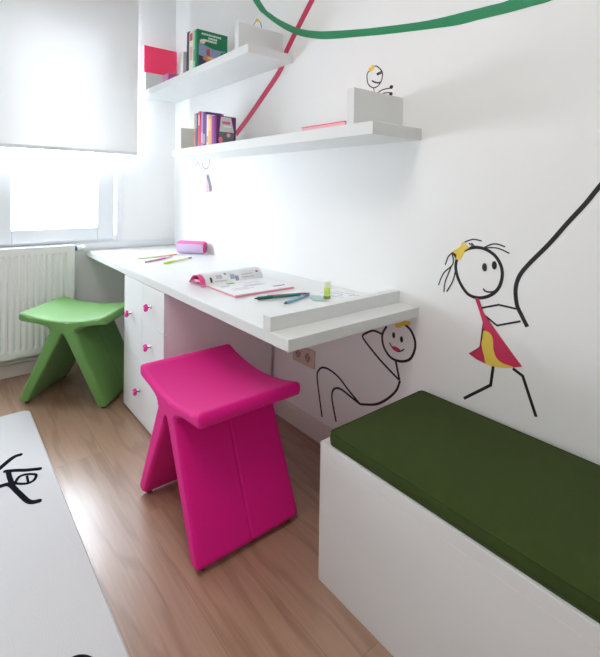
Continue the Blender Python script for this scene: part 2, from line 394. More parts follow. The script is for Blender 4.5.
# ------------------------------------------------------------------ radiator with its valve
t = thing('radiator', 'white ribbed panel radiator under the window', 'radiator', (-1.2, 3.24, .14)); u = under(t)
RX0, RX1, RY, RZ0, RZ1 = -1.75, -.707, 3.244, .140, .792
bm = bmesh.new(); sec = []; x = RX0+.012; pitch = .0333
sec.append((RX0, 0))
while x+pitch < RX1-.005:
    sec += [(x, 0), (x+.007, .010), (x+.015, .010), (x+.022, 0)]; x += pitch
sec.append((RX1, 0))
zs = [RZ0, RZ0+.035, RZ0+.05, RZ1-.055, RZ1-.04, RZ1]
amp = [0, 0, 1, 1, 0, 0]
rows = [[bm.verts.new((sx, RY+d*a, z)) for sx, d in sec] for z, a in zip(zs, amp)]
for A, B in zip(rows, rows[1:]):
    for i in range(len(sec)-1): bm.faces.new((A[i], A[i+1], B[i+1], B[i]))
back = [bm.verts.new(p) for p in ((RX0, RY+.018, RZ0), (RX1, RY+.018, RZ0), (RX1, RY+.018, RZ1), (RX0, RY+.018, RZ1))]
bm.faces.new(back)
bm.faces.new([rows[0][i] for i in range(len(sec))]+[back[1], back[0]])
bm.faces.new([rows[-1][i] for i in range(len(sec))][::-1]+[back[3], back[2]])
bm.faces.new([r[0] for r in rows]+[back[3], back[0]]); bm.faces.new([r[-1] for r in rows][::-1]+[back[1], back[2]])
u('front_panel', bm, M['radiator'])
bm = bmesh.new(); box(bm, RX0, RX0+.003, RY+.018, RY+.072, RZ0+.01, RZ1); u('side_cover', bm, M['radiator'])
bm = bmesh.new(); box(bm, RX1-.003, RX1, RY+.018, RY+.072, RZ0+.01, RZ1); u('side_cover', bm, M['radiator'])
bm = bmesh.new(); box(bm, RX0+.003, RX1-.003, RY+.018, RY+.070, RZ1-.004, RZ1)
u('top_grille', bm, M['radiator'])
bm = bmesh.new(); box(bm, RX0+.02, RX1-.02, RY+.062, RY+.072, RZ0+.01, RZ1-.01); u('back_panel', bm, M['radiator'])
bm = bmesh.new(); rod(bm, (RX1-.001, RY+.03, .768), (RX1+.018, RY+.03, .768), .016, 16)
v = u('valve', bm, M['dark_grey'], bevel=.002)
bm = bmesh.new(); rod(bm, (RX1+.0175, RY+.03, .768), (RX1+.064, RY+.03, .768), .020, 20)
u('thermostat_knob', bm, M['frame'], parent=v, bevel=.004)
for xx in (RX0+.1, RX1-.1):
    u('wall_bracket', bx(xx, xx+.03, RY+.0721, YW-.0002, .45, .6), M['radiator'])

# ------------------------------------------------------------------ desk
DX, DY0, DY1, DZ, DT = -.612, 1.170, YW-.0008, .74, .0355
t = thing('desk', 'long white wall-to-window desk top with a raised end strip', 'desk', (-.3, 2.2, DZ)); u = under(t)
u('desktop', bx(DX, -.0006, DY0, DY1, DZ-DT, DZ), M['lacquer'], bevel=.0012)
u('end_strip', bx(DX, -.0006, 1.257, 1.295, DZ, DZ+.044), M['lacquer'], bevel=.0012)

# ------------------------------------------------------------------ drawer cabinet
CY0, CY1, CZ = 2.053, 2.583, DZ-DT-.0006
t = thing('drawer_cabinet', 'white cabinet with magenta knobs carrying the desk', 'cabinet', (-.3, 2.318, 0)); u = under(t)
u('body', bx(-.592, -.02, CY0, CY1, .012, CZ), M['cabinet'], bevel=.001)
u('plinth', bx(-.57, -.03, CY0+.01, CY1-.01, .0004, .012), M['foot'])
def knob(parent, y, z):
    m = Matrix.Translation((-.6105, y, z)) @ Matrix.Rotation(-PI/2, 4, 'Y')
    bm = bmesh.new(); lathe(bm, [(.008, -.001), (.008, .002), (.004, .004), (.004, .018)], 14, m)
    k = u('knob_stem', bm, M['chrome'], parent=parent, smooth=True)
    bm = bmesh.new(); lathe(bm, [(.007, .016), (.014, .0185), (.0168, .0235), (.0165, .0275), (.0125, .032), (.006, .0338)], 36, m, .09, 6)
    u('knob', bm, M['knob'], parent=parent, smooth=True)
    bm = bmesh.new(); lathe(bm, [(.0050, .0330), (.0045, .0350)], 12, m); u('knob_cap', bm, plain('pale_pink_cap', (240, 190, 215)), parent=parent)
def front(name, y0, y1, z0, z1, ky, kz):
    f = u(name, bx(-.610, -.5921, y0+.0015, y1-.0015, z0+.0015, z1-.0015), M['cabinet'], bevel=.001); knob(f, ky, kz)
YM = 2.318
front('door', YM, CY1, .322, CZ-.002, 2.470, .520)
front('drawer', CY0, YM, .515, CZ-.002, 2.205, .608)
front('drawer', CY0, YM, .322, .515, 2.205, .422)
front('drawer', CY0, CY1, .014, .322, 2.34, .166)

# ------------------------------------------------------------------ wall shelves
def shelf(label, y0, y1, z, th, d, dividers):
    t = thing('wall_shelf', label, 'shelf', (-d/2, (y0+y1)/2, z)); u = under(t)
    u('board', bx(-d, -.0006, y0, y1, z-th, z), M['lacquer'], bevel=.001)
    for a, b in dividers: u('upright_divider', bx(-d, -.0006, a, b, z, z+.125), M['lacquer'], bevel=.001)
UZ, LZ, SD = 1.839, 1.397, .268
shelf('upper white wall shelf reaching the window wall, with three upright dividers', 1.935, YW-.0008, UZ, .040, SD, ((2.020, 2.052), (2.630, 2.660), (3.235, 3.265)))
shelf('lower white wall shelf, longer one with two upright dividers', 1.173, 2.766, LZ, .043, SD, ((1.260, 1.295), (2.650, 2.682)))

# ------------------------------------------------------------------ stools
def make_stool(label, m):
    t = thing('stool', label, 'stool', group=None)
    W2, D2 = .241, .1965
    # seat with the neck under it
    top = [(x, .456+.036*(abs(x)/.232)**2.0) for x in [.232-.464*i/20 for i in range(21)]]
    prof = top+[(-.243, .4895), (-.2485, .480), (-.250, .464), (-.245, .451), (-.233, .445),
                (-.150, .436), (-.105, .427), (-.085, .419), (-.076, .408), (-.074, .398), (-.045, .380), (0, .388), (.045, .380), (.074, .398),
                (.076, .408), (.085, .419), (.105, .427), (.150, .436), (.233, .445), (.245, .451), (.250, .464), (.2485, .480), (.243, .4895)]
    ws = [(-D2, .012), (-D2+.0025, .005), (-D2+.007, .0015), (-D2+.013, 0), (-D2+.021, 0), (0, 0), (D2-.021, 0), (D2-.013, 0), (D2-.007, .0015), (D2-.0025, .005), (D2, .012)]
    pl = lambda a, b, w: (w, a, b)
    bm = bmesh.new(); prism(bm, prof, ws, pl); seat = obj('seat', bm, m, t)
    for s in (1, -1):
        leg = [(.052, .418), (.0, .400), (.0, .390), (.020, .356), (.110, .184), (.190, .026), (.195, .018), (.203, .0145), (.228, .0135), (.238, .017),
               (.2435, .025), (.242, .036), (.160, .208), (.0765, .391), (.072, .402)]
        leg = [(s*a, b) for a, b in leg]
        if s > 0: leg = leg[::-1]
        leg = leg if s < 0 else leg
        # counter-clockwise check
        ar = sum(p[0]*q[1]-q[0]*p[1] for p, q in zip(leg, leg[1:]+leg[:1]))
        if ar < 0: leg = leg[::-1]
        D3 = D2-.0015
        w2 = [(-D3, .010), (-D3+.0025, .004), (-D3+.008, .001), (-D3+.014, 0), (-D3+.022, 0), (-.010, 0), (-.0035, 0), (-.0012, .0022), (.0012, .0022), (.0035, 0), (.010, 0), (D3-.022, 0), (D3-.014, 0), (D3-.008, .001), (D3-.0025, .004), (D3, .010)]
        bm = bmesh.new(); prism(bm, leg, w2, pl); lg = obj('leg_panel', bm, m, t)
        for w in (-.165, .165):
            bm = bmesh.new(); lathe(bm, [(.010, .0004), (.011, .004), (.008, .006), (.008, .0165)], 14, Matrix.Translation((w, s*.216, 0)))
            obj('foot', bm, M['foot'], lg)
    return t
# counter-clockwise profile expected by prism for the seat: top runs right to left
s1 = make_stool('magenta felt stool with splayed legs beside the desk', M['pink_wool']); s1.location = (-.587, 1.619, 0)
s1['group'] = 'felt stools'
s2 = make_stool('green felt stool with splayed legs by the radiator', M['green_wool']); s2.location = (-.742, 2.886, 0); s2.rotation_euler = (0, 0, .804)
s2['group'] = 'felt stools'

# ------------------------------------------------------------------ bench and cushion
BX, BY0, BY1, BZ = -.4935, -.9, 1.158, .4165
t = thing('storage_bench', 'low white storage bench along the mural wall', 'bench', (-.25, .1, 0)); u = under(t)
u('body', bx(BX, -.016, BY0, BY1, .0004, .3816), M['bench'], bevel=.0006, segs=1)
u('lid', bx(BX, -.016, BY0, BY1, .3820, BZ), M['bench'], bevel=.0006, segs=1)
t = thing('bench_cushion', 'dark green flat cushion lying on the white bench', 'cushion', (-.25, .1, BZ)); u = under(t)
cx0, cx1, cy0, cy1 = -.483, -.030, BY0+.02, 1.130
bm = bmesh.new(); nx, ny = 14, 56
def cush_z(a, b):
    e = min(a, 1-a)*(cx1-cx0); f = min(b, 1-b)*(cy1-cy0)
    r = 1-math.exp(-e/.035); q = 1-math.exp(-f/.035)
    return .036+.010*r*q+.0012*math.sin(b*23+a*4)*r*q
def rnd(a, b):   # rounded plan corners
    x = cx0+(cx1-cx0)*a; y = cy0+(cy1-cy0)*b; R = .013
    ex, ey = min(x-cx0, cx1-x), min(y-cy0, cy1-y)
    if ex < R and ey < R:
        dx, dy = R-ex, R-ey; l = math.hypot(dx, dy)
        mx = max(dx, dy); s = mx/l if l else 1
        dx, dy = dx*s, dy*s
        x = (cx0+R-dx) if x < (cx0+cx1)/2 else (cx1-R+dx); y = (cy0+R-dy) if y < (cy0+cy1)/2 else (cy1-R+dy)
    return x, y
As = [0, .012, .03, .05]+[.05+.9*i/nx for i in range(1, nx)]+[.95, .97, .988, 1]
Bs = [0, .003, .007, .011]+[.011+.978*i/ny for i in range(1, ny)]+[.989, .993, .997, 1]
T = [[bm.verts.new((*rnd(a, b), BZ+.0006+cush_z(a, b))) for a in As] for b in Bs]
def perim(G):
    return G[0][:]+[r[-1] for r in G[1:]]+G[-1][-2::-1]+[r[0] for r in G[-2:0:-1]]
for j in range(len(Bs)-1):
    for i in range(len(As)-1): bm.faces.new((T[j][i], T[j][i+1], T[j+1][i+1], T[j+1][i]))
pt = perim(T); prev = pt
ctr = Vector(((cx0+cx1)/2, (cy0+cy1)/2, 0))
for zz, o in ((.026, .003), (.012, .0028), (.0006, 0)):
    nw = []
    for vv in pt:
        x, y = vv.co.x, vv.co.y
        x += o*(-1 if x < cx0+.02 else 1 if x > cx1-.02 else 0); y += o*(-1 if y < cy0+.02 else 1 if y > cy1-.02 else 0)
        nw.append(bm.verts.new((x, y, BZ+zz)))
    for i in range(len(pt)): bm.faces.new((prev[i], prev[(i+1) % len(pt)], nw[(i+1) % len(pt)], nw[i]))
    prev = nw
bm.faces.new(prev)
loop = [vv.co.copy() for vv in pt]
c = u('pad', bm, M['cushion'], smooth=True)
def tube_loop(bm, P, r, n=8):
    k = len(P); rings = []
    for i in range(k):
        d = (P[(i+1) % k]-P[i-1]).normalized(); s = d.cross(Vector((0, 0, 1))).normalized(); w = s.cross(d)
        rings.append([bm.verts.new(P[i]+s*r*math.cos(2*PI*j/n)+w*r*math.sin(2*PI*j/n)) for j in range(n)])
    for i in range(k):
        A, B = rings[i], rings[(i+1) % k]
        for j in range(n): bm.faces.new((A[j], A[(j+1) % n], B[(j+1) % n], B[j]))
    return bm
u('piping', tube_loop(bmesh.new(), loop, .0026), M['cushion'], parent=c, smooth=True)
u('piping', tube_loop(bmesh.new(), [Vector((p.x, p.y, BZ+.0042)) for p in loop], .0026), M['cushion'], parent=c, smooth=True)

# ------------------------------------------------------------------ rug
t = thing('rug', 'cream wool rug with black line figures on the floor', 'rug', (-1.7, 1.4, 0)); u = under(t)
RGX0, RGX1, RGY0, RGY1, RT = -2.45, -1.018, .30, 2.795, .016
bm = bmesh.new()
R = .03
plan = []
for (px, py, a0) in ((RGX1-R, RGY1-R, 0), (RGX0+R, RGY1-R, 90), (RGX0+R, RGY0+R, 180), (RGX1-R, RGY0+R, 270)):
    for k in range(7): plan.append((px+R*math.cos(math.radians(a0+15*k)), py+R*math.sin(math.radians(a0+15*k))))
lo = [bm.verts.new((x, y, .0004)) for x, y in plan]; mi = [bm.verts.new((x, y, RT-.004)) for x, y in plan]
cxr, cyr = (RGX0+RGX1)/2, (RGY0+RGY1)/2
hi = [bm.verts.new((x+(.005 if x < cxr else -.005), y+(.005 if y < cyr else -.005), RT)) for x, y in plan]
bm.faces.new(lo[::-1]); bm.faces.new(hi); n = len(plan)
for A, B in ((lo, mi), (mi, hi)):
    for i in range(n): bm.faces.new((A[i], A[(i+1) % n], B[(i+1) % n], B[i]))
pile = u('pile', bm, M['rug'])
bm = bmesh.new()
for k, (pts, w) in enumerate(D['rug']['lines']):
    wk = w*.1217*.0034*(1.9, 1.75, 1.15, 1.7, .95, 1.25, 1.0)[k]
    if k == 6:
        u('black_figure', bm, M['rug_black'], parent=pile); bm = bmesh.new()
    ribbon(bm, pts, wk, lambda a, b, h: (a, b, h), RT-.001, RT+.0016+.0002*k, closed=(k == 3))
    for e in ((pts[0], pts[-1]) if k not in (3, 4) else ()):
        r = wk*.5
        plate(bm, ellipse(e[0], e[1], r, r), lambda a, b, h: (a, b, h), RT-.001, RT+.0017+.0002*k)
u('black_figure', bm, M['rug_black'], parent=pile)

# ------------------------------------------------------------------ wall socket
t = thing('wall_socket', 'double wall socket under the end of the desk', 'socket', (0, 1.81, .366)); u = under(t)
y0, y1, z0, z1 = 1.733, 1.893, .324, .409
pw = u('plate', bx(-.009, -.0004, y0, y1, z0, z1), M['socket'], bevel=.003)
for yc in (1.779, 1.851):
    m = Matrix.Translation((-.0086, yc, .3665)) @ Matrix.Rotation(-PI/2, 4, 'Y')
    bm = bmesh.new(); lathe(bm, [(.0225, 0), (.0225, .0022), (.0200, .0024), (.0195, .0006)], 24, m)
    s = u('socket_ring', bm, M['socket'], smooth=False)
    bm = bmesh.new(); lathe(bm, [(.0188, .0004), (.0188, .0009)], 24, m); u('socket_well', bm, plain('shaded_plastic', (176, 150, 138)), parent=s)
    for dy in (-.0095, .0095):
        bm = bmesh.new(); lathe(bm, [(.0036, .0009), (.0036, .0013)], 12, m @ Matrix.Translation((0, dy, 0))); u('pin_hole', bm, M['dark_hole'], parent=s)
    for dz in (-1, 1):
        bm = bmesh.new(); box(bm, -.0105, -.0095, yc-.003, yc+.003, .3665+dz*.0165-.003, .3665+dz*.0165+.003)
        u('earth_clip', bm, M['dark_hole'], parent=s)

# ------------------------------------------------------------------ wall stickers (thin vinyl on the mural wall)
W = lambda y, z, h: (-h, y, z)
class Sticker:
    def __init__(s, name, label, loc):
        s.t = thing(name, label, 'wall sticker', (0, loc[0], loc[1])); s.u = under(s.t)
    def line(s, name, pts, w, m='black_vinyl', lv=0, parent=None, **k):
        bm = ribbon(bmesh.new(), pts, w, W, .0002, .0007+.0003*lv, **k)
        a = {'parent': parent} if parent else {}
        return s.u(name, bm, M[m], **a)
    def fill(s, name, pts, m, lv=0, parent=None, smooth=False):
        if smooth: pts = catmull(pts, 4, True)
        bm = plate(bmesh.new(), pts, W, .0002, .0007+.0003*lv)
        a = {'parent': parent} if parent else {}
        return s.u(name, bm, M[m], **a)
g = D['girl']
S = Sticker('stick_figure_sticker', 'big stick girl sticker in a red and yellow dress pulling a rope, above the bench', (.9, .64))
hd = S.line('head', g['head'], .0104, closed=True)
for e in g['eye']:
    c0, c1 = e; S.fill('eye', ellipse((c0[0]+c1[0])/2, (c0[1]+c1[1])/2, .0082, abs(c0[1]-c1[1])/2), 'black_vinyl', parent=hd)
S.line('mouth', g['mouth'], .0052, lv=1, parent=hd)
for hh in g['hair']: S.line('hair', hh, .0042, lv=1, parent=hd)
S.fill('bow', g['bow'], 'yellow_vinyl', 2, hd)
for a in g['arm']: S.line('arm', a, .0058, lv=1, smooth=False)
dr = S.fill('dress', g['dress'], 'red_vinyl', 2)
S.fill('dress_patch', g['patch'], 'yellow_vinyl', 3, dr, True)
for a in g['leg']: S.line('leg', a, .0092, lv=0, smooth=False)
S = Sticker('rope_sticker', 'thick black rope line sticker rising to the right from the stick girl', (.8, .76))
S.line('rope', [(-.30, 2.40), (0, 2.03), (.22, 1.73), (.40, 1.488), (.52, 1.318)]+g['rope'][1:], .0125, lv=0)
g = D['boy']
S = Sticker('stick_figure_sticker', 'smiling stick figure sticker lying under the end of the desk', (1.45, .27))
hd = S.line('head', g['head'], .0098)
for e in g['eye']:
    c0, c1 = e; S.fill('eye', ellipse((c0[0]+c1[0])/2, (c0[1]+c1[1])/2, .0075, abs(c0[1]-c1[1])/2), 'black_vinyl', parent=hd)
S.line('mouth', g['mouth'], .0050, lv=1, parent=hd)
S.fill('lips', g['lips'], 'red_vinyl', 2, hd, True)
S.fill('bow', g['bow'], 'yellow_vinyl', 2, hd)
S.line('arm', g['arm'][0], .0086, lv=1); S.line('arm', g['arm'][1], .0086, lv=2, smooth=False)
S.line('body', g['body'], .0092)
for k, a in enumerate(g['leg']): S.line('leg', a, .0088, lv=1+k)
g = D['peek']
S = Sticker('stick_figure_sticker', 'stick figure sticker with crossed arms peeking over the lower shelf divider', (1.4, 1.6))
hd = S.line('head', g['head'], .0046, closed=True)
S.fill('bow', g['bow'], 'yellow_vinyl', 2, hd)
for e in g['eye']: S.line('eye', e, .005, lv=1, parent=hd, smooth=False)
S.line('mouth', g['mouth'], .006, lv=1, parent=hd)
S.line('neck', g['arm'][0], .0036, 'grey_vinyl', lv=1)
for a, b in zip(g['arm'][1:], g['ball']):
    o = S.line('arm', a, .0042, lv=1); S.fill('hand', ellipse(b[0][0], b[0][1], .0085, .0075), 'black_vinyl', 2, o)
g = D['tiny']
S = Sticker('stick_figure_sticker', 'small stick head sticker peeking over the upper shelf divider', (2.26, 2.05))
hd = S.line('head', g['head'], .0055, 'grey_vinyl'); S.fill('bow', g['bow'], 'yellow_vinyl', 2, hd)
g = D['hang']
S = Sticker('stick_figure_sticker', 'faint stick girl sticker in a grey pink dress under the lower shelf', (2.8, 1.14))
hd = S.line('head', g['head'], .0065, 'grey_vinyl')  # outline greyed to paint in the glare from the window
for k, a in enumerate(g['arm']): S.line('arm', a, .0050, 'glare_vinyl', lv=1)
dr = S.fill('dress', g['dress'], 'grey_vinyl', 1)
S.fill('dress_panel', [(2.834, 1.240), (2.806, 1.200), (2.790, 1.144), (2.836, 1.141), (2.826, 1.199)], 'pale_pink_vinyl', 2, dr)
for a in g['leg']: S.line('leg', a, .0050, 'glare_vinyl')
S = Sticker('ribbon_sticker', 'wide green curved band sticker across the top of the wall', (1.5, 1.8))
bm = plate(bmesh.new(), catmull([p for i, p in enumerate(D['green']['outer']) if i not in (10,)], 5)+catmull([p for i, p in enumerate(D['green']['inner']) if i not in (9, 11)], 5)[::-1], W, .0009, .0014)
S.u('band', bm, M['green_vinyl'])
S = Sticker('ribbon_sticker', 'crimson diagonal band sticker running down behind both shelves', (2.1, 1.75))
S.line('band', D['red']['line'], .038, 'red_vinyl')

# ------------------------------------------------------------------ books
PAG = M['paper']
def book(name, label, group, rgb, th, hgt, dep, x, y, z, lean=0, cat='book', extra=None):
    """upright book: spine towards -X, its cover looks along -Y; origin at the lower spine corner nearest the camera."""
    t = thing(name, label, cat, (x, y, z), 0, group, rot=(lean, 0, 0))
    m = plain('cover_%02x%02x%02x' % rgb, rgb)
    bm = bmesh.new(); e = .0015
    box(bm, 0, dep, 0, e, .0003, hgt); box(bm, 0, dep, th-e, th, .0003, hgt); box(bm, 0, e*1.2, e, th-e, .0003, hgt)
    obj('cover', bm, m, t)
    obj('pages', bx(e*1.2, dep-.004, e, th-e, .003, hgt-.004), PAG, t)
    if extra: extra(t, th, hgt, dep)
    return t
def spine_label(rgb, z0, z1):
    def f(t, th, hgt, dep):
        o = obj('spine_label', bx(-.0005, .0002, th*.15, th*.85, hgt*z0, hgt*z1), plain('print_%02x%02x%02x' % rgb, rgb), t)
    return f
def patches(*P):
    """printed shapes on the front cover: (name, rgb, polygon in cover fractions)"""
    def f(t, th, hgt, dep):
        for k, (nm, rgb, poly) in enumerate(P):
            bm = plate(bmesh.new(), [(a*dep, b*hgt) for a, b in poly], lambda a, b, h: (a, -h, b), -.0002, .0004+.0002*k)
            obj(nm, bm, plain('print_%02x%02x%02x' % rgb, rgb), t)
    return f
Rr = lambda a, b, c, d: [(a, c), (b, c), (b, d), (a, d)]
def both(*F):
    def f(*a):
        for g in F: g(*a)
    return f
GU = 'books on the upper shelf'; GL = 'books on the lower shelf'
bxs = -.262
book('book', 'thin dark slate book beside the upper shelf middle divider', GU, (52, 58, 82), .028, .226, .19, bxs, 2.572, UZ, .02)
book('book', 'white book with red and pink printed spine on the upper shelf', GU, (226, 220, 208), .050, .218, .19, bxs, 2.516, UZ, 0,
     extra=both(spine_label((206, 60, 84), .76, .95), spine_label((214, 170, 160), .25, .6)))
book('book', 'pale green spined thick book just behind the green picture book', GU, (150, 206, 176), .020, .214, .19, bxs, 2.492, UZ, 0,
     extra=spine_label((60, 150, 104), .2, .5))
title = []
random.seed(3)
for row, (za, n0) in enumerate(((.885, 11), (.80, 5), (.725, 7))):
    x = .14+(.05 if row else 0)+(.16 if row == 1 else 0)
    for k in range(n0):
        w = random.uniform(.03, .055)
        if x+w > .93: break
        title.append(('title_lettering', (232, 240, 232), Rr(x, x+w, za-.02*x, za+.045-.02*x))); x += w+.018
random.seed(7)
book('book', 'green picture book with white title facing out on the upper shelf', GU, (18, 128, 84), .022, .214, .193, bxs, 2.466, UZ, 0,
     extra=patches(('cover_picture', (150, 160, 196), [(.05, .0), (.95, .0), (.95, .56), (.55, .55), (.3, .60), (.06, .66)]),
                   ('cover_picture', (62, 66, 92), [(.05, .0), (.95, .0), (.95, .26), (.6, .20), (.35, .28), (.06, .34)]),
                   ('cover_picture', (204, 132, 88), ellipse(.42, .27, .24, .075)),
                   ('cover_picture', (232, 196, 120), ellipse(.46, .30, .14, .035)),
                   ('cover_picture', (190, 96, 80), [(.30, .36), (.42, .36), (.40, .55), (.30, .52)]),
                   ('cover_picture', (70, 140, 80), [(.72, .34), (.95, .36), (.95, .54), (.78, .52)]),
                   ('cover_picture', (236, 206, 190), ellipse(.17, .70, .09, .06, 12)), *title))
lb = [('tan book with an orange foot at the left end of the lower shelf books', (196, 170, 120), .016, .188, spine_label((224, 120, 80), .02, .45)),
      ('slate blue book next to the tan one on the lower shelf', (84, 98, 128), .020, .188, spine_label((150, 160, 176), .55, .95)),
      ('thin dark teal book between the slate blue and salmon red books, lower shelf', (40, 84, 92), .012, .182, None),
      ('tall salmon red book, tallest on the lower shelf', (214, 70, 92), .022, .194, spine_label((240, 170, 180), .6, .9)),
      ('narrow short crimson book between the salmon and lilac ones, lower shelf', (196, 36, 74), .014, .150, None),
      ('tall lilac book beside the dark purple one, lower shelf', (166, 134, 186), .024, .186, spine_label((210, 190, 220), .1, .4)),
      ('dark purple book on the lower shelf with grey foot label', (94, 60, 122), .026, .184, spine_label((170, 166, 180), .05, .35)),
      ('narrow violet book left of the white one, lower shelf', (120, 64, 150), .016, .170, None),
      ('white book on the lower shelf beside the yellow one', (226, 220, 214), .020, .164, spine_label((220, 160, 90), .1, .3)),
      ('yellow orange book right of the white one, lower shelf', (232, 180, 84), .026, .152, spine_label((246, 214, 130), .5, .9)),
      ('thin pink book between the yellow and bright purple books, lower shelf', (226, 122, 158), .014, .148, None),
      ('bright purple book just behind the front facing book, lower shelf', (142, 50, 150), .028, .150, None)]
y = 2.500
for lab, rgb, th, hh, ex in lb:
    book('book', lab, GL, rgb, th-.0012, hh, .150 if 'salmon' in lab else .10, bxs+.004, y-th, LZ, 0, extra=ex); y -= th
book('book', 'dark purple book with pale front label facing out, lower shelf', GL, (104, 36, 104), .014, .150, .118, bxs+.006, y-.0152, LZ, 0,
     extra=patches(('cover_label', (206, 206, 208), [(.16, .45), (.90, .45), (.74, .97), (.22, .97)]),
                   ('cover_picture', (104, 112, 116), [(.12, .06), (.88, .06), (.90, .45), (.16, .45)]),
                   ('title_lettering', (220, 110, 150), Rr(.30, .70, .72, .82)),
                   ('cover_picture', (232, 120, 140), ellipse(.22, .16, .11, .11, 12)), ('cover_picture', (230, 150, 168), ellipse(.62, .34, .1, .07, 12)),
                   ('cover_picture', (240, 240, 240), Rr(.36, .76, .62, .66))))

# folder, purple box, flat notebook
t = thing('folder', 'bright coral pink folder standing at the window end of the upper shelf', 'folder', (-.262, 3.278, UZ+.0003)); u = under(t)
for k, (a, b) in enumerate(((0, .0018), (.009, .0108))):
    bm = bmesh.new()
    rr = .012; xx0, xx1, zz1 = -.262, -.020, UZ+.322
    poly = [(xx0, UZ+.0005), (xx1, UZ+.0005), (xx1, zz1-rr)]+[(xx1-rr+rr*math.cos(q*PI/8), zz1-rr+rr*math.sin(q*PI/8)) for q in range(1, 5)]+[(xx0, zz1)]
    plate(bm, poly, lambda p, q, h: (p, h, q), 3.278+a, 3.278+b); u('cover', bm, plain('coral_plastic', (255, 62, 108), .35))
u('spine', bx(-.2625, -.2600, 3.2781, 3.2888, UZ+.0005, UZ+.322), plain('pale_blue_edge', (176, 196, 212), .4))
u('papers', bx(-.2585, -.03, 3.2799, 3.2868, UZ+.001, UZ+.305), PAG)
t = thing('pen_box', 'small violet see-through box on the upper shelf before the folder', 'box', (-.2, 2.97, UZ+.0003)); u = under(t)
bm = bmesh.new(); box(bm, -.235, -.155, 2.92, 3.02, UZ+.0003, UZ+.003); box(bm, -.235, -.232, 2.92, 3.02, UZ+.003, UZ+.058); box(bm, -.158, -.155, 2.92, 3.02, UZ+.003, UZ+.058)
box(bm, -.232, -.158, 2.92, 2.923, UZ+.003, UZ+.058); box(bm, -.232, -.158, 3.017, 3.02, UZ+.003, UZ+.058)
u('case', bm, plain('violet_plastic', (196, 96, 160), .3)); u('rim', bx(-.237, -.153, 2.918, 3.022, UZ+.058, UZ+.064), plain('rose_plastic', (226, 120, 170), .3), bevel=.002)
t = thing('notebook', 'thin red notebook lying flat on the lower shelf', 'notebook', (-.2, 1.42, LZ+.0003), rot=(0, 0, 0)); u = under(t)
u('cover', bx(-.252, -.08, 1.318, 1.560, LZ+.0003, LZ+.0018), plain('coral_red_card', (232, 84, 108), .5))
u('pages', bx(-.2505, -.083, 1.320, 1.558, LZ+.0018, LZ+.0140), plain('pale_pink_pages', (240, 190, 196), .7))
u('cover', bx(-.252, -.08, 1.318, 1.560, LZ+.0140, LZ+.0175), plain('coral_red_card', (232, 84, 108), .5))

# ------------------------------------------------------------------ things on the desk
T0 = DZ+.0004
# pencil case: a soft rounded bar
pA, pB = Vector((-.150, 2.925, 0)), Vector((-.035, 2.775, 0)); d = (pB-pA); Lc = d.length; ang = math.atan2(d.y, d.x)
t = thing('pencil_case', 'lilac and pink zipped pencil case at the far end of the desk', 'pencil case', (pA.x, pA.y, T0), ang)
n = 24; bm = bmesh.new(); prev = None
def sect(x, s, pinch=0):
    r = []
    for i in range(n):
        a = 2*PI*i/n; c, q = math.cos(a), math.sin(a)
        r.append(bm.verts.new((x,   .040*s*math.copysign(abs(c)**.75, c), .041+.0405*s*math.copysign(abs(q)**.75, q))))
    return r
secs = [(0, .86), (.006, .95), (.015, 1), (Lc-.015, 1), (Lc-.006, .95), (Lc, .86)]
rings = [sect(*q) for q in secs]
for A, B in zip(rings, rings[1:]):
    for i in range(n):
        f = bm.faces.new((A[i], A[(i+1) % n], B[(i+1) % n], B[i])); zc = sum(v.co.z for v in f.verts)/4
        f.material_index = 1 if zc > .064 else 0; f.smooth = True
for r in (rings[0], rings[-1]):
    f = bm.faces.new(r); f.material_index = 1
pc = obj('pouch', bm, [plain('lilac_mesh_fabric', (206, 184, 216), .7), plain('pink_trim_fabric', (232, 112, 170), .6)], t)
bm = bmesh.new(); box(bm, .01, Lc-.01, -.003, .003, .0805, .0835); obj('zip', bm, plain('rose_zip', (236, 160, 200), .5), t)
bm = bmesh.new(); lathe(bm, [(.031, 0), (.031, .003)], 20, Matrix.Translation((Lc, 0, .041)) @ Matrix.Rotation(PI/2, 4, 'Y')); e = obj('end_patch', bm, plain('hot_pink_fabric', (226, 50, 130), .6), t)
bm = bmesh.new(); box(bm, Lc+.003, Lc+.010, -.004, .012, .024, .064); obj('pull_tab', bm, plain('grey_tab', (120, 120, 140), .5), t, bevel=.002)

def pen(name, label, cat, group, p, q, r, parts, z=T0):
    """parts: (name, rgb, t0, t1, r0 scale, r1 scale)"""
    d = Vector((q[0]-p[0], q[1]-p[1], 0)); L = d.length; a = math.atan2(d.y, d.x)
    t = thing(name, label, cat, (p[0], p[1], z+r), a, group)
    for nm, rgb, t0, t1, s0, s1 in parts:
        bm = bmesh.new(); rod(bm, (t0*L, 0, 0), (t1*L, 0, 0), r*s0, 12, r*s1); obj(nm, bm, plain('pen_%02x%02x%02x' % rgb, rgb, .35), t, smooth=False)
    return t
GP = 'pens and pencils on the desk'
pen('pen', 'teal green patterned marker nearest the open magazine', 'pen', GP, (-.441, 1.598), (-.250, 1.553), .0065,
    [('tip', (50, 60, 66), 0, .07, .3, .7), ('cap', (28, 96, 92), .07, .38, 1, 1), ('barrel', (52, 128, 116), .38, 1, .92, .92)])
pen('pen', 'pink thin pen touching the back of the teal marker', 'pen', GP, (-.372, 1.610), (-.200, 1.553), .0045,
    [('barrel', (214, 96, 130), 0, .85, 1, 1), ('tip', (120, 50, 80), .85, 1, .9, .4)])
pen('pen', 'pale blue pen nearest the raised desk strip', 'pen', GP, (-.389, 1.480), (-.222, 1.535), .0055,
    [('tip', (70, 84, 104), 0, .08, .3, .8), ('barrel', (126, 176, 200), .08, .8, 1, 1), ('end_cap', (90, 120, 150), .8, 1, .9, .8)])
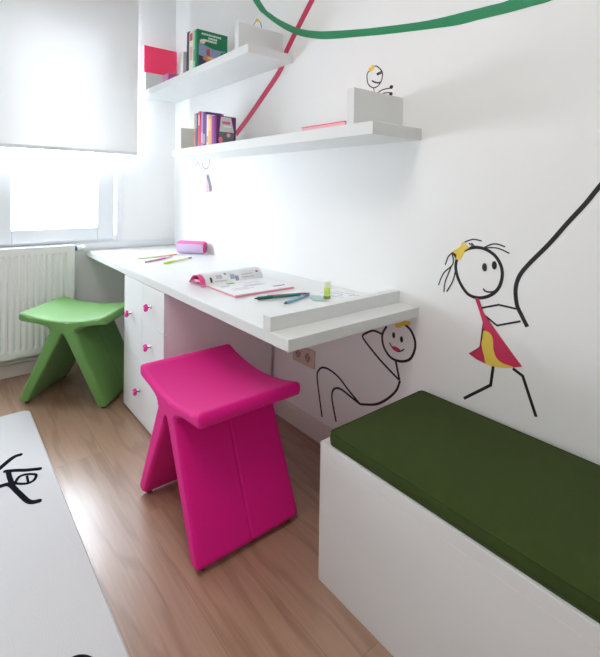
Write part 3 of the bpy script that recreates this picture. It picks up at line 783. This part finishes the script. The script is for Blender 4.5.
pen('pencil', 'pale green pencil with an orange end farthest along the desk', 'pencil', GP, (-.464, 2.790), (-.205, 2.836), .0045,
    [('barrel', (206, 226, 166), 0, .78, 1, 1), ('end_cap', (232, 170, 120), .78, 1, 1, 1)])
pen('pen', 'brown felt pen with a bright pink cap at the far end of the desk', 'pen', GP, (-.475, 2.645), (-.262, 2.762), .0055,
    [('barrel', (186, 146, 160), 0, .42, .9, .9), ('cap', (240, 96, 176), .42, .72, 1, 1), ('end_cap', (216, 190, 226), .72, 1, .9, .7)])
pen('highlighter', 'pale yellow highlighter with bright lime cap at the far end', 'highlighter', GP, (-.405, 2.550), (-.190, 2.660), .0065,
    [('cap', (206, 236, 60), 0, .32, 1, 1), ('barrel', (222, 226, 170), .32, .88, .9, .9), ('end_cap', (130, 136, 140), .88, 1, .8, .8)])

# sheets of paper
def sheet(label, quad, z, marks=(), rgb=None, group=None, name='paper_sheet', cat='paper'):
    cx = sum(p[0] for p in quad)/4; cy = sum(p[1] for p in quad)/4
    t = thing(name, label, cat, (cx, cy, z), 0, group); u = under(t)
    s = u('sheet', plate(bmesh.new(), quad, lambda a, b, h: (a, b, h), z, z+.0005), plain('paper_tint', rgb, .6) if rgb else PAG)
    for k, (rg, pts, w) in enumerate(marks):
        u('drawn_line', ribbon(bmesh.new(), pts, w, lambda a, b, h: (a, b, h), z+.0004, z+.0008+.0001*k, smooth=len(pts) > 2), plain('line_%02x%02x%02x' % rg, rg), parent=s)
sheet('white sheet with grey pencil drawing by the glue stick', [(-.235, 1.325), (-.03, 1.325), (-.03, 1.560), (-.18, 1.575)], T0,
      [((150, 152, 170), [(-.150, 1.545), (-.110, 1.515), (-.095, 1.470), (-.125, 1.465)], .004), ((160, 160, 176), [(-.080, 1.525), (-.055, 1.440)], .004),
       ((140, 140, 160), [(-.090, 1.440), (-.060, 1.430), (-.050, 1.400), (-.062, 1.372)], .004), ((170, 170, 184), [(-.16, 1.50), (-.13, 1.43)], .003)])
sheet('small grey green card under the pen ends beside the glue stick', [(-.262, 1.462), (-.214, 1.425), (-.183, 1.505), (-.222, 1.545)], T0+.0008, rgb=(178, 202, 198), name='card', cat='card')
# glue stick
t = thing('glue_stick', 'yellow green glue stick standing on the paper near the raised strip', 'glue stick', (-.193, 1.458, T0+.0016)); 
for nm, prof, m in (('base', [(.0135, 0), (.0140, .002), (.0140, .010), (.0125, .011)], plain('dark_olive_plastic', (132, 140, 84), .4)),
                    ('tube', [(.0128, .011), (.0128, .044)], plain('lime_plastic', (206, 224, 92), .35)),
                    ('label', [(.0131, .018), (.0131, .034)], plain('pale_lime_label', (186, 214, 110), .5)),
                    ('cap', [(.0136, .044), (.0136, .062), (.0125, .066)], plain('milky_cap', (232, 240, 206), .3))):
    obj(nm, lathe(bmesh.new(), prof, 20), m, t, smooth=False)

# open magazine with its left half rolled up
t = thing('open_magazine', 'open magazine with curled left pages lying on the desk', 'magazine', (-.33, 1.80, T0)); u = under(t)
mx0, mx1 = -.480, -.186
pink = plain('rose_cover_edge', (224, 146, 168), .5)
u('back_cover', bx(mx0, mx1, 1.672, 1.912, T0, T0+.0052), pink)
right = u('right_pages', bx(mx0+.002, mx1-.002, 1.677, 1.910, T0+.0052, T0+.0092), PAG, bevel=.001)
# rolled half: cross-section in (y, z) swept along x
arc = [(1.906, .003), (1.912, .018), (1.922, .032), (1.940, .043), (1.962, .047), (1.985, .042), (2.004, .030), (2.018, .016), (2.030, .006)]
arc = catmull(arc, 4)
def strip(off0, off1, xa, xb, y_shift=0):
    bm = bmesh.new(); rows = []
    m_ = len(arc)
    for i, (y_, z_) in enumerate(arc):
        a = arc[max(0, i-1)]; b = arc[min(m_-1, i+1)]; l = math.hypot(b[0]-a[0], b[1]-a[1]); ny, nz = -(b[1]-a[1])/l, (b[0]-a[0])/l
        rows.append([bm.verts.new((x_, y_+ny*o, T0+max(.0003, z_+nz*o))) for x_ in (xa, xb) for o in (off0, off1)])
    for A, B in zip(rows, rows[1:]):
        for q in ((0, 1), (1, 3), (3, 2), (2, 0)):
            f = bm.faces.new((A[q[0]], A[q[1]], B[q[1]], B[q[0]])); f.smooth = True
    bm.faces.new([rows[0][k] for k in (0, 1, 3, 2)]); bm.faces.new([rows[-1][k] for k in (2, 3, 1, 0)])
    return bm
u('front_cover', strip(-.0022, -.0010, mx0-.026, mx1), plain('magenta_cover', (222, 74, 138), .4))
keep = arc; arc = [(y_, z_*.42) for y_, z_ in keep]
u('inner_pages', strip(-.0010, .0040, mx0-.022, mx1-.02), plain('rose_pages', (236, 120, 168), .5)); arc = keep
lp = u('left_pages', strip(-.0010, .0050, mx0-.004, mx1-.002), PAG)
random.seed(11)
def ontop(parent, rgb, x0_, x1_, y0_, y1_):
    u('printed_block', bx(x0_, x1_, y0_, y1_, T0+.0088, T0+.0096), plain('print_%02x%02x%02x' % rgb, rgb), parent=parent)
for args in (((120, 184, 110), -.40, -.365, 1.862, 1.885), ((176, 180, 188), -.45, -.41, 1.83, 1.84), ((186, 188, 196), -.36, -.27, 1.80, 1.806), ((186, 188, 196), -.36, -.26, 1.785, 1.791),
             ((104, 108, 112), -.262, -.200, 1.715, 1.727), ((180, 184, 190), -.44, -.36, 1.77, 1.775), ((180, 184, 190), -.44, -.34, 1.75, 1.755), ((190, 192, 200), -.33, -.25, 1.84, 1.845)):
    ontop(right, *args)
def onarc(rgb, xa, xb, i0, i1):
    global arc
    keep = arc; arc = keep[i0:i1+1]; bm = strip(.0048, .0054, xa, xb); arc = keep
    u('printed_block', bm, plain('print_%02x%02x%02x' % rgb, rgb), parent=lp)
for rgb, xa, xb, i0, i1 in (((70, 72, 80), -.462, -.452, 3, 8), ((170, 176, 200), -.36, -.335, 4, 9), ((196, 200, 214), -.43, -.40, 6, 10), ((150, 160, 190), -.335, -.318, 2, 7),
                            ((196, 80, 110), -.218, -.205, 8, 10), ((200, 202, 208), -.30, -.235, 4, 5), ((200, 202, 208), -.30, -.24, 7, 8), ((196, 198, 206), -.44, -.38, 3, 4), ((120, 140, 120), -.385, -.375, 9, 11)):
    onarc(rgb, xa, xb, i0, i1)

# ------------------------------------------------------------------ light
w = bpy.data.worlds.new('sky'); bpy.context.scene.world = w; w.use_nodes = True
bg = w.node_tree.nodes['Background']; bg.inputs[0].default_value = SKYC; bg.inputs[1].default_value = SKY
lt = bpy.data.lights.new('fill_light', 'AREA'); lt.shape = 'DISK'; lt.size = .9; lt.energy = FILL; lt.color = (1, .95, .89)  # added fill light for the room, not a known source
lo_ = bpy.data.objects.new('fill_light', lt); COL.objects.link(lo_); lo_.location = (-1.5, .85, H-.085)
t = thing('added_fill_lamp', 'added round white fill lamp, out of view on the ceiling', 'lamp', (-1.5, .85, H-.05))  # invented fixture out of view, body for the added fill light
u = under(t)
u('fill_lamp_shade', lathe(bmesh.new(), [(.47, -.02), (.50, -.015), (.50, .04), (.30, .0495)], 36, Matrix.Translation((-1.5, .85, H-.05))), M['frame'])
pt_ = bpy.data.lights.new('window_portal', 'AREA'); pt_.shape = 'RECTANGLE'; pt_.size = WX1-WX0; pt_.size_y = WZ1-WZ0; pt_.cycles.is_portal = True
po = bpy.data.objects.new('window_portal', pt_); COL.objects.link(po); po.location = ((WX0+WX1)/2, YW+.26, (WZ0+WZ1)/2); po.rotation_euler = (-PI/2, 0, 0)

# ------------------------------------------------------------------ camera
cam = bpy.data.cameras.new('camera'); co = bpy.data.objects.new('camera', cam); COL.objects.link(co)
yaw, pitch, roll = P['yaw'], P['pitch'], P['roll']
F = Vector((math.sin(yaw)*math.cos(pitch), math.cos(yaw)*math.cos(pitch), math.sin(pitch)))
Rv = Vector((math.cos(yaw), -math.sin(yaw), 0)); U = Rv.cross(F)
R2 = Rv*math.cos(roll)+U*math.sin(roll); U2 = -Rv*math.sin(roll)+U*math.cos(roll)
mt = Matrix((R2, U2, -F)).transposed().to_4x4(); mt.translation = (P['cx'], P['cy'], P['cz'])
co.matrix_world = mt
cam.sensor_fit = 'HORIZONTAL'; cam.sensor_width = 36; cam.lens = P['f']*36/600
cam.shift_x = (300-P['px'])/600; cam.shift_y = (P['py']-328.5)/600; cam.clip_start = .02
sc = bpy.context.scene; sc.camera = co
sc.view_settings.view_transform = 'Standard'; sc.view_settings.look = 'None'; sc.view_settings.gamma = 1
sc.view_settings.exposure = EXPO; sc.view_settings.use_curve_mapping = False
sc.cycles.max_bounces = 10; sc.cycles.diffuse_bounces = 8; sc.cycles.transparent_max_bounces = 8
